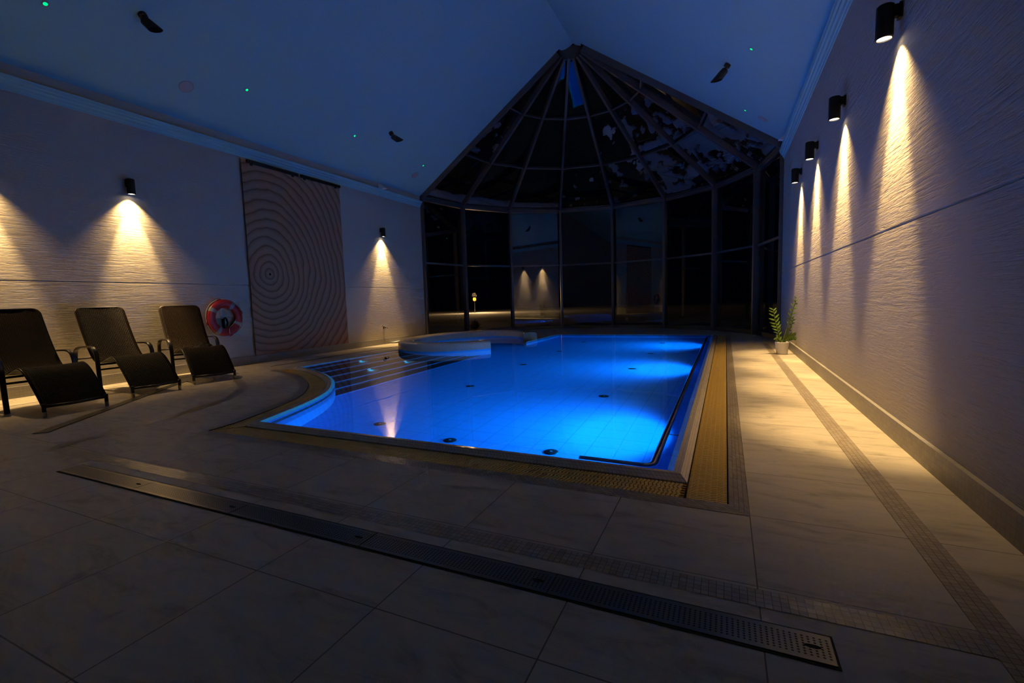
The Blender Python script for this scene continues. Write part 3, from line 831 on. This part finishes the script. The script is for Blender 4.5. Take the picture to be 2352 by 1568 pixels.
ceiling_spot(-7.44, 4.13, .20, -.18, 'black adjustable ceiling spotlight at the top left')
ceiling_spot(-7.42, 9.42, .24, -.15, 'dark adjustable ceiling spotlight on the left slope near the apse')
ceiling_spot(.0, 9.60, -.22, -.25, 'dark adjustable ceiling spotlight on the right slope')
# white wedge-shaped fittings standing on the cornices
def wedge(x, y, sgn, lb):
    e = empty('cornice_fitting', (x, y, 4.225))
    m = MB(); a = .30
    vs = [(0, -.06, 0), (0, .06, 0), (sgn * .09, -.06, 0), (sgn * .09, .06, 0), (0, -.06, .16), (0, .06, .16), (sgn * .19, -.02, .02), (sgn * .19, .10, .02)]
    m.add(vs, [(0, 1, 3, 2), (0, 4, 5, 1), (2, 3, 7, 6), (4, 6, 7, 5), (0, 2, 6, 4), (1, 5, 7, 3)]); m.build('housing', M_TRIMW, e, bevel=.006)
    m = MB(); m.box(sgn * .02, sgn * .05, -.04, .08, .0, .02); m.build('foot', M_RIM, e)
    tag(e, lb, 'fitting', 'white wedge-shaped fittings on the cornices')
wedge(XR, 11.35, -1, 'small white wedge-shaped fitting on the right cornice at the far end')
wedge(XL, 10.35, 1, 'small white wedge-shaped fitting on the left cornice right of the banner')

# ------------------------------------------------------------------ banner with growth rings
def banner_material():
    t = NT('tree_ring_print'); v = t.coord(); sp = t.n('SeparateXYZ', None, Vector=v)
    n1 = t.noise(v, .9, 3, .5); n2 = t.noise(v, 6, 3, .5)
    dy = t.math('SUBTRACT', sp.outputs[1], -.80); dz = t.math('SUBTRACT', sp.outputs[2], -.30)
    # rings lie off centre: wider to the top and right, tight at the left
    sy = t.math('ADD', .93, t.math('MULTIPLY', t.math('SIGN', dy), -.10)); 
    sz = t.math('ADD', .82, t.math('MULTIPLY', t.math('LESS_THAN', dz, 0.0), .22))
    r = t.math('SQRT', t.math('ADD', t.math('POWER', t.math('MULTIPLY', dy, 1.05), 2.0), t.math('POWER', t.math('MULTIPLY', dz, sz), 2.0)))
    r = t.math('ADD', r, t.math('MULTIPLY', t.math('SUBTRACT', n1.outputs[0], .5), .30)); r = t.math('ADD', r, t.math('MULTIPLY', t.math('SUBTRACT', n2.outputs[0], .5), .025))
    rr = t.math('POWER', t.math('MAXIMUM', r, .0), .90)
    f = t.math('FRACT', t.math('DIVIDE', rr, .132))
    line = t.ramp(f, [(0.0, (1, 1, 1)), (.12, (.25, .25, .25)), (.24, (0, 0, 0)), (.55, (0, 0, 0)), (.90, (.45, .45, .45)), (1.0, (1, 1, 1))])
    fib = t.noise(t.mapping(v, (1, 40, 40)), 3, 4).outputs[0]
    col = t.mix(t.math('MULTIPLY', fib, .4), (.44, .225, .135), (.36, .18, .105))
    col = t.mix(t.math('MULTIPLY', line, .85), col, (.13, .055, .02))
    pith = t.math('LESS_THAN', r, .032); col = t.mix(pith, col, (.03, .018, .012))
    return t.done(t.bsdf(col, .85, 0, None, .15))
bn = empty('banner', (XL + .05, 7.53, 2.09))
by0, by1, bz0, bz1 = 6.27 - 7.53, 8.80 - 7.53, .162 - 2.09, 4.0 - 2.09
m = MB(); m.box(-.004, .004, by0, by1, bz0, bz1); m.build('printed_cloth', banner_material(), bn)
for a, b in ((6.37, 7.58), (7.65, 8.80)):
    m = MB(); m.box(.004, .045, a - 7.53, b - 7.53, bz1 - .055, bz1 + .005); h = m.build('rail', M_LAMP, bn, bevel=.004)
    for y in (a + .08, b - .16):
        m = MB(); m.box(.01, .03, y - 7.53, y - 7.53 + .05, bz1 - .09, bz1 - .055); m.build('clip', M_LAMP, h)
tag(bn, 'tall brown wall banner printed with tree growth rings, hung from black rails', 'banner')

# ------------------------------------------------------------------ life ring
lr = empty('life_ring', (XL, 5.68, .94))
M_RED = simple('red_life_ring', (.42, .022, .020), .35); M_BAND = simple('reflective_band', (.26, .27, .25), .4); M_ROPE = simple('pale_rope', (.55, .48, .36), .8); M_BLK = simple('black_rubber', (.008, .008, .009), .6, spec=.1)
m = MB(); R_, r_ = .262, .078
def torus_pts(R_, r_, n1, n2, t0=0, t1=2 * pi, sq=1.0):
    vs = []
    for i in range(n1 + 1):
        a = t0 + (t1 - t0) * i / n1
        for k in range(n2):
            b = 2 * pi * k / n2; rr = R_ + r_ * cos(b); vs.append((.075 + r_ * .62 * sin(b), rr * cos(a), rr * sin(a)))
    fs = [(i * n2 + k, i * n2 + (k + 1) % n2, (i + 1) * n2 + (k + 1) % n2, (i + 1) * n2 + k) for i in range(n1) for k in range(n2)]
    return vs, fs
m.add(*torus_pts(R_, r_, 64, 18)); m.build('ring', M_RED, lr, smooth=True)
for a in (58, 148, 238, 332):
    m = MB(); m.add(*torus_pts(R_, r_ + .003, 5, 18, radians(a - 7), radians(a + 7))); m.build('band', M_BAND, lr, smooth=True)
m = MB(); pts = []
for k in range(96):
    a = 2 * pi * k / 96; q = (a * 4 / (2 * pi) + .08) % 1; bulge = .018 * sin(pi * q)
    pts.append((.078, (R_ + r_ + .008 + bulge) * cos(a + .25), (R_ + r_ + .008 + bulge) * sin(a + .25)))
m.tube(pts, .006, 6, closed=True); m.build('rope', M_ROPE, lr, smooth=True)
for a in (15, 105, 195, 285):
    m = MB(); t = radians(a); c = Vector((.075, (R_ + r_) * cos(t), (R_ + r_) * sin(t))); tt = Vector((0, -sin(t), cos(t)))
    m.tube([c - tt * .035, c - tt * .02 + Vector((0, cos(t), sin(t))) * .014, c + tt * .02 + Vector((0, cos(t), sin(t))) * .014, c + tt * .035], .010, 8); m.build('grip_lug', M_RED, lr, smooth=True)
m = MB(); m.box(.0, .03, -.05, -.01, .02, .20); m.box(.0, .02, -.19, .19, -.004, .004); m.box(0, .05, -.055, -.005, .16, .185); m.build('hanger', M_STEEL, lr, bevel=.003)
m = MB(); m.tube([(.09, -.05, -.02), (.10, -.055, -.10), (.09, -.04, -.19)], .028, 12); m.tube([(.11, -.0, -.02), (.11, .02, -.09), (.10, .01, -.16)], .016, 8); m.tube([(.10, -.045, -.02), (.112, -.02, .0), (.11, 0, -.02)], .014, 8); m.build('line_holder', M_BLK, lr, smooth=True)
m = MB(); m.tube([(.05, 0, .19), (.07, .10, .06), (.09, .17, .02)], .003, 5); m.tube([(.09, .22, -.01), (.14, .14, -.10), (.12, .04, -.19), (.15, .02, -.30)], .003, 5); m.build('throwing_line', M_ROPE, lr)
tag(lr, 'red and white life ring hanging on the left wall between lounger and banner', 'life ring')

# wall tap
tp = empty('wall_tap', (XL, 10.2, .46))
m = MB(); m.tube([(0, 0, 0), (.05, 0, 0)], .022, 14); m.tube([(0, 0, 0), (.008, 0, 0)], .035, 16); m.build('valve', M_CHROME, tp, smooth=True, auto=40)
m = MB(); m.tube([(.05, 0, 0), (.09, .0, .01), (.12, 0, -.01), (.125, 0, -.05)], .010, 10); m.build('spout', M_CHROME, tp, smooth=True)
m = MB(); m.tube([(.04, 0, .0), (.04, -.02, .05), (.04, -.075, .065)], .007, 8); m.tube([(.03, -.11, .02), (.035, -.08, .05)], .016, 10); m.build('handle', M_CHROME, tp, smooth=True)
tag(tp, 'small chrome tap low on the left wall beyond the banner', 'tap')

# ------------------------------------------------------------------ loungers
def weave_material():
    t = NT('dark_brown_wicker'); v = t.coord('UV'); sp = t.n('SeparateXYZ', None, Vector=v)
    u = t.math('DIVIDE', sp.outputs[0], .020); w = t.math('DIVIDE', sp.outputs[1], .015)
    row = t.math('MODULO', t.math('ABSOLUTE', t.math('FLOOR', u)), 2.0)
    w2 = t.math('ADD', w, t.math('MULTIPLY', row, .5))
    a = t.math('SINE', t.math('MULTIPLY', t.math('FRACT', u), pi)); b = t.math('SINE', t.math('MULTIPLY', t.math('FRACT', w2), pi))
    h = t.math('MULTIPLY', t.math('POWER', a, .6), t.math('POWER', b, .6))
    gap = t.math('LESS_THAN', h, .34)
    nz_ = t.noise(v, 30, 3).outputs[0]
    col = t.mix(nz_, (.011, .006, .003), (.021, .012, .006)); col = t.mix(gap, col, (.003, .002, .002))
    return t.done(t.bsdf(col, .38, 0, t.bump(h, .6, .006), .05))
M_WICK = weave_material(); M_RIMW = simple('wicker_edge', (.022, .015, .010), .35); M_ARM = simple('dark_woven_frame', (.018, .012, .008), .38, nscale=60, nstr=.4)
SIDE = catmull([(-.005, .115), (.08, .22), (.20, .355), (.32, .465), (.425, .512), (.53, .500), (.68, .455), (.80, .435), (.885, .445), (.97, .505), (1.08, .655), (1.19, .850), (1.28, 1.035), (1.325, 1.130), (1.347, 1.180)], 6)
WID = .571
def make_lounger():
    e = empty('sun_lounger')                      # local: front feet at x=0, backwards is -x
    n = len(SIDE); K = 17; vs = []; uv = []; s = [0]
    for a, b in zip(SIDE[:-1], SIDE[1:]): s.append(s[-1] + sqrt((a[0] - b[0]) ** 2 + (a[1] - b[1]) ** 2))
    Lt = s[-1]
    def hw(q):
        d = Lt - q; r = .075
        w = WID / 2
        if d < r: w -= r - sqrt(max(0, r * r - (r - d) ** 2))
        return w
    pos = []
    for i in range(n):
        u_, z = SIDE[i]; t = Vector((SIDE[min(i + 1, n - 1)][0] - SIDE[max(i - 1, 0)][0], SIDE[min(i + 1, n - 1)][1] - SIDE[max(i - 1, 0)][1])).normalized(); nn = (-t.y, t.x)
        for k in range(K):
            f = -1 + 2 * k / (K - 1); y = f * hw(s[i]); sag = -.014 * (1 - f * f)
            pos.append(Vector((-(u_ + nn[0] * sag), y, z + nn[1] * sag))); uv.append((y, s[i]))
    fs = [(i * K + k, i * K + k + 1, (i + 1) * K + k + 1, (i + 1) * K + k) for i in range(n - 1) for k in range(K - 1)]
    m = MB(); m.add(pos, fs, uv); o = m.build('woven_seat', M_WICK, e, smooth=True)
    sd = o.modifiers.new('thick', 'SOLIDIFY'); sd.thickness = .022; sd.offset = 0
    # rolled edge round the shell
    L1 = [pos[i * K] for i in range(n)]; L2 = [pos[i * K + K - 1] for i in range(n)]
    L1b = [p + Vector((-.007, 0, -.003)) for p in L1]; L2b = [p + Vector((-.007, 0, -.003)) for p in L2]
    m = MB(); m.tube(L1b + list(reversed(L2b)), .0115, 8, closed=False, up=None); m.build('rolled_edge', M_RIMW, e, smooth=True)
    m = MB(); m.tube([L1[0], pos[K // 2], L2[0]], .016, 8); m.build('front_edge', M_RIMW, e, smooth=True)
    for sy in (-1, 1):
        y = sy * (WID / 2 - .006)
        m = MB(); m.tube([(0.004, y, .145), (0, y, .10), (0, y, .05)], .0185, 12); l = m.build('leg', M_ARM, e, smooth=True)
        m = MB(); m.tube([(0, y, .058), (0, y, .012), (0, y, .0)], [.0195, .0195, .017], 12); m.build('foot_cap', M_STEEL, l, smooth=True, auto=40)
        ya = sy * (WID / 2 + .042)
        P = catmull([(.715, 0), (.722, .22), (.728, .44), (.745, .555), (.80, .625), (.90, .645), (1.10, .640), (1.24, .625), (1.325, .575), (1.355, .48), (1.375, .30), (1.40, 0)], 5)
        cut = next(i for i, p in enumerate(P) if p[0] > .74)
        m = MB(); m.tube([(-u_, ya, z) for u_, z in P], 0, 12, flat=(.050, .024), up=(0, 1, 0)); m.build('arm_loop', M_ARM, e, smooth=True)
    m = MB(); m.tube([(-.725, -WID / 2 - .04, .335), (-.725, WID / 2 + .04, .335)], .013, 10); m.build('stretcher', M_ARM, e, smooth=True)
    m = MB(); m.tube([(-1.37, -WID / 2 - .04, .46), (-1.37, WID / 2 + .04, .46)], .013, 10); m.build('stretcher', M_ARM, e, smooth=True)
    m = MB(); m.box(-.83, -.78, -WID / 2 - .03, WID / 2 + .03, .385, .41); m.build('seat_support', M_ARM, e, bevel=.005)
    return e
lo = make_lounger()
for i, (x, y, a, lb) in enumerate([(-6.641, 2.624, .014, 'dark wicker lounger nearest the camera, cut by the left picture edge'), (-6.948, 3.604, -.039, 'dark wicker lounger in the middle of the three on the left'), (-7.09, 4.478, -.245, 'dark wicker lounger beside the life ring, black cloth lying on its seat')]):
    o = lo if i == 0 else copy_tree(lo)
    # back direction in the world is (-cos a, -sin a)
    o.location = (x, y, 0); o.rotation_euler = (0, 0, a); tag(o, lb, 'lounger', 'three wicker loungers by the left wall')
# crumpled black cloth on the third lounger
sw = empty('black_cloth', (-7.09 - .62, 4.478 + .25, .505)); sw.rotation_euler = (0, 0, -.245)
m = MB(); nn_ = 18; vs = []
for i in range(nn_ + 1):
    for k in range(nn_ + 1):
        x = -.09 + .18 * i / nn_; y = -.15 + .30 * k / nn_; r = sqrt((x / .09) ** 2 + (y / .15) ** 2)
        h = .055 * max(0, 1 - r) ** .7 * (1 + .9 * noise.noise(Vector((x * 22, y * 22, 1)))) + .004; q = 1 + .2 * noise.noise(Vector((x * 9, y * 9, 7)))
        vs.append((x * q, y * q, h if r < 1 else .004))
fs = [(i * (nn_ + 1) + k, (i + 1) * (nn_ + 1) + k, (i + 1) * (nn_ + 1) + k + 1, i * (nn_ + 1) + k + 1) for i in range(nn_) for k in range(nn_)
      if ((-.09 + .18 * (i + .5) / nn_) / .09) ** 2 + ((-.15 + .30 * (k + .5) / nn_) / .15) ** 2 < 1.0]
m.add(vs, fs); m.build('cloth', M_BLK, sw, smooth=True)
m = MB(); m.tube(catmull([(0, -.13, .01), (.03, -.18, .012), (-.01, -.23, .008), (.02, -.27, .006)], 5), .004, 6); m.build('strap', M_BLK, sw, smooth=True)
tag(sw, 'small crumpled black cloth with a strap lying on the lounger by the life ring', 'cloth')

# ------------------------------------------------------------------ potted plants
M_POT = simple('white_pot', (.62, .60, .57), .45); M_SOIL = simple('potting_soil', (.03, .02, .012), .9)
M_LEAF = simple('glossy_leaf', (.085, .15, .02), .22, spec=.6); M_STEM = simple('plant_stem', (.09, .13, .03), .5)
pt = empty('potted_plant', (.925, 9.53, 0))
m = MB(); m.lathe([(0, 0), (.082, 0), (.088, .006), (.112, .215), (.108, .22), (.102, .215), (.098, .19)], n=36); m.build('pot', M_POT, pt, smooth=True, auto=35)
m = MB(); m.lathe([(0, .192), (.100, .19)], n=24); m.build('soil', M_SOIL, pt)
def leaflet(m, base, d, nrm, L, W):
    d = d.normalized(); side = d.cross(nrm).normalized(); vs = []; fs = []; n = 6
    for i in range(n + 1):
        t = i / n; w = W * sin(pi * min(1, t ** .75)) * .5 + .0008; dr = -.10 * L * t * t
        c = base + d * (L * t) + nrm * dr
        vs += [c - side * w, c + nrm * -.15 * w, c + side * w]
    for i in range(n): fs += [(3 * i, 3 * i + 1, 3 * i + 4, 3 * i + 3), (3 * i + 1, 3 * i + 2, 3 * i + 5, 3 * i + 4)]
    m.add(vs, fs)
def frond(pts, n, L, W, start=.15, seed=0):
    rnd = random.Random(seed); P = [Vector(p) for p in catmull(pts, 8)]
    e = MB(); e.tube(P, [.009 * (1 - .65 * i / len(P)) + .002 for i in range(len(P))], 8); st = e.build('stem', M_STEM, pt, smooth=True)
    m = MB()
    for k in range(n):
        t = start + (1 - start) * k / (n - 1); i = min(int(t * (len(P) - 1)), len(P) - 2); p = P[i].lerp(P[i + 1], t * (len(P) - 1) - i); ax = (P[i + 1] - P[i]).normalized()
        sd = ax.cross(Vector((.45, -.9, 0))).normalized() * (1 if k % 2 else -1)
        d = sd * .85 + ax * .62 + Vector((rnd.uniform(-.15, .15), rnd.uniform(-.15, .15), rnd.uniform(-.1, .1)))
        sc = .65 + .5 * sin(pi * (k + 1) / (n + 1)); nn = Vector((.3, -.9, .35)); nn = (nn - d.normalized() * nn.dot(d.normalized())).normalized()
        leaflet(m, p, d, nn, L * sc, W * sc)
    m.build('leaves', M_LEAF, st, smooth=True)
frond([(-.02, 0, .18), (-.05, .0, .35), (-.105, 0, .56), (-.15, -.01, .80)], 17, .105, .030, .28, 1)
frond([(.0, -.01, .18), (.06, 0, .42), (.13, 0, .68), (.205, 0, .98)], 13, .080, .028, .50, 2)
frond([(.02, .01, .18), (.07, .02, .34), (.13, .02, .48), (.17, .02, .62)], 9, .055, .024, .45, 3)
frond([(.02, -.02, .18), (.07, -.03, .27), (.12, -.03, .31), (.18, -.03, .32)], 12, .09, .042, .2, 4)
frond([(-.02, -.02, .18), (-.05, -.04, .26), (-.085, -.06, .30)], 9, .075, .034, .1, 5)
tag(pt, 'green plant with feathered leaves in a white pot by the right wall', 'potted plant')
# dark low plant by the glass behind the whirlpool
p2 = empty('potted_plant', (-7.25, 12.9, 0))
m = MB(); m.lathe([(0, 0), (.13, 0), (.17, .24), (.16, .24)], n=24); m.build('pot', simple('brown_pot', (.07, .05, .04), .6), p2, smooth=True, auto=40)
m = MB(); rnd = random.Random(4)
for k in range(70):
    a = rnd.uniform(0, 2 * pi); el = rnd.uniform(.15, 1.35); d = Vector((cos(a) * cos(el), sin(a) * cos(el), sin(el)))
    leaflet(m, Vector((0, 0, .22)) + d * .04, d, Vector((0, 0, 1)).cross(d).cross(d).normalized() * -1, rnd.uniform(.22, .34), .05)
m.build('leaves', simple('reddish_leaf', (.10, .045, .025), .4), p2, smooth=True)
tag(p2, 'low dark reddish plant at the glass behind the whirlpool', 'potted plant')

# ------------------------------------------------------------------ world, camera, view
w = bpy.data.worlds.new('night'); bpy.context.scene.world = w; w.use_nodes = True
bg = w.node_tree.nodes.get('Background') or w.node_tree.nodes.new('ShaderNodeBackground')
bg.inputs[0].default_value = (.10, .22, .9, 1); bg.inputs[1].default_value = .0012
out = w.node_tree.nodes.get('World Output') or w.node_tree.nodes.new('ShaderNodeOutputWorld')
w.node_tree.links.new(bg.outputs[0], out.inputs[0])

cam = bpy.data.cameras.new('camera'); co_ = bpy.data.objects.new('camera', cam); COL.objects.link(co_)
yaw, pit, rol, f = .4325, .0878, -.030, 1065.81
cam.sensor_width = 36; cam.lens = f / 2352 * 36; cam.clip_start = .05; cam.clip_end = 300
fwd = Vector((-sin(yaw), cos(yaw), 0)); right = Vector((cos(yaw), sin(yaw), 0)); up = Vector((0, 0, 1))
fwd2 = fwd * cos(pit) - up * sin(pit); up2 = fwd * sin(pit) + up * cos(pit)
r3 = right * cos(rol) + up2 * sin(rol); u3 = up2 * cos(rol) - right * sin(rol)
M4 = Matrix.Identity(4)
for i in range(3): M4[i][0] = r3[i]; M4[i][1] = u3[i]; M4[i][2] = -fwd2[i]
M4.translation = (0, 0, 1.1); co_.matrix_world = M4
bpy.context.scene.camera = co_
cy = bpy.context.scene.cycles
cy.glossy_bounces = 1; cy.diffuse_bounces = 3; cy.transmission_bounces = 5; cy.max_bounces = 8; cy.transparent_max_bounces = 8
cy.use_adaptive_sampling = True; cy.adaptive_threshold = .06; cy.adaptive_min_samples = 16
vs_ = bpy.context.scene.view_settings
vs_.view_transform = 'Standard'; vs_.look = 'None'; vs_.exposure = 0.0; vs_.gamma = 1.0; vs_.use_curve_mapping = False
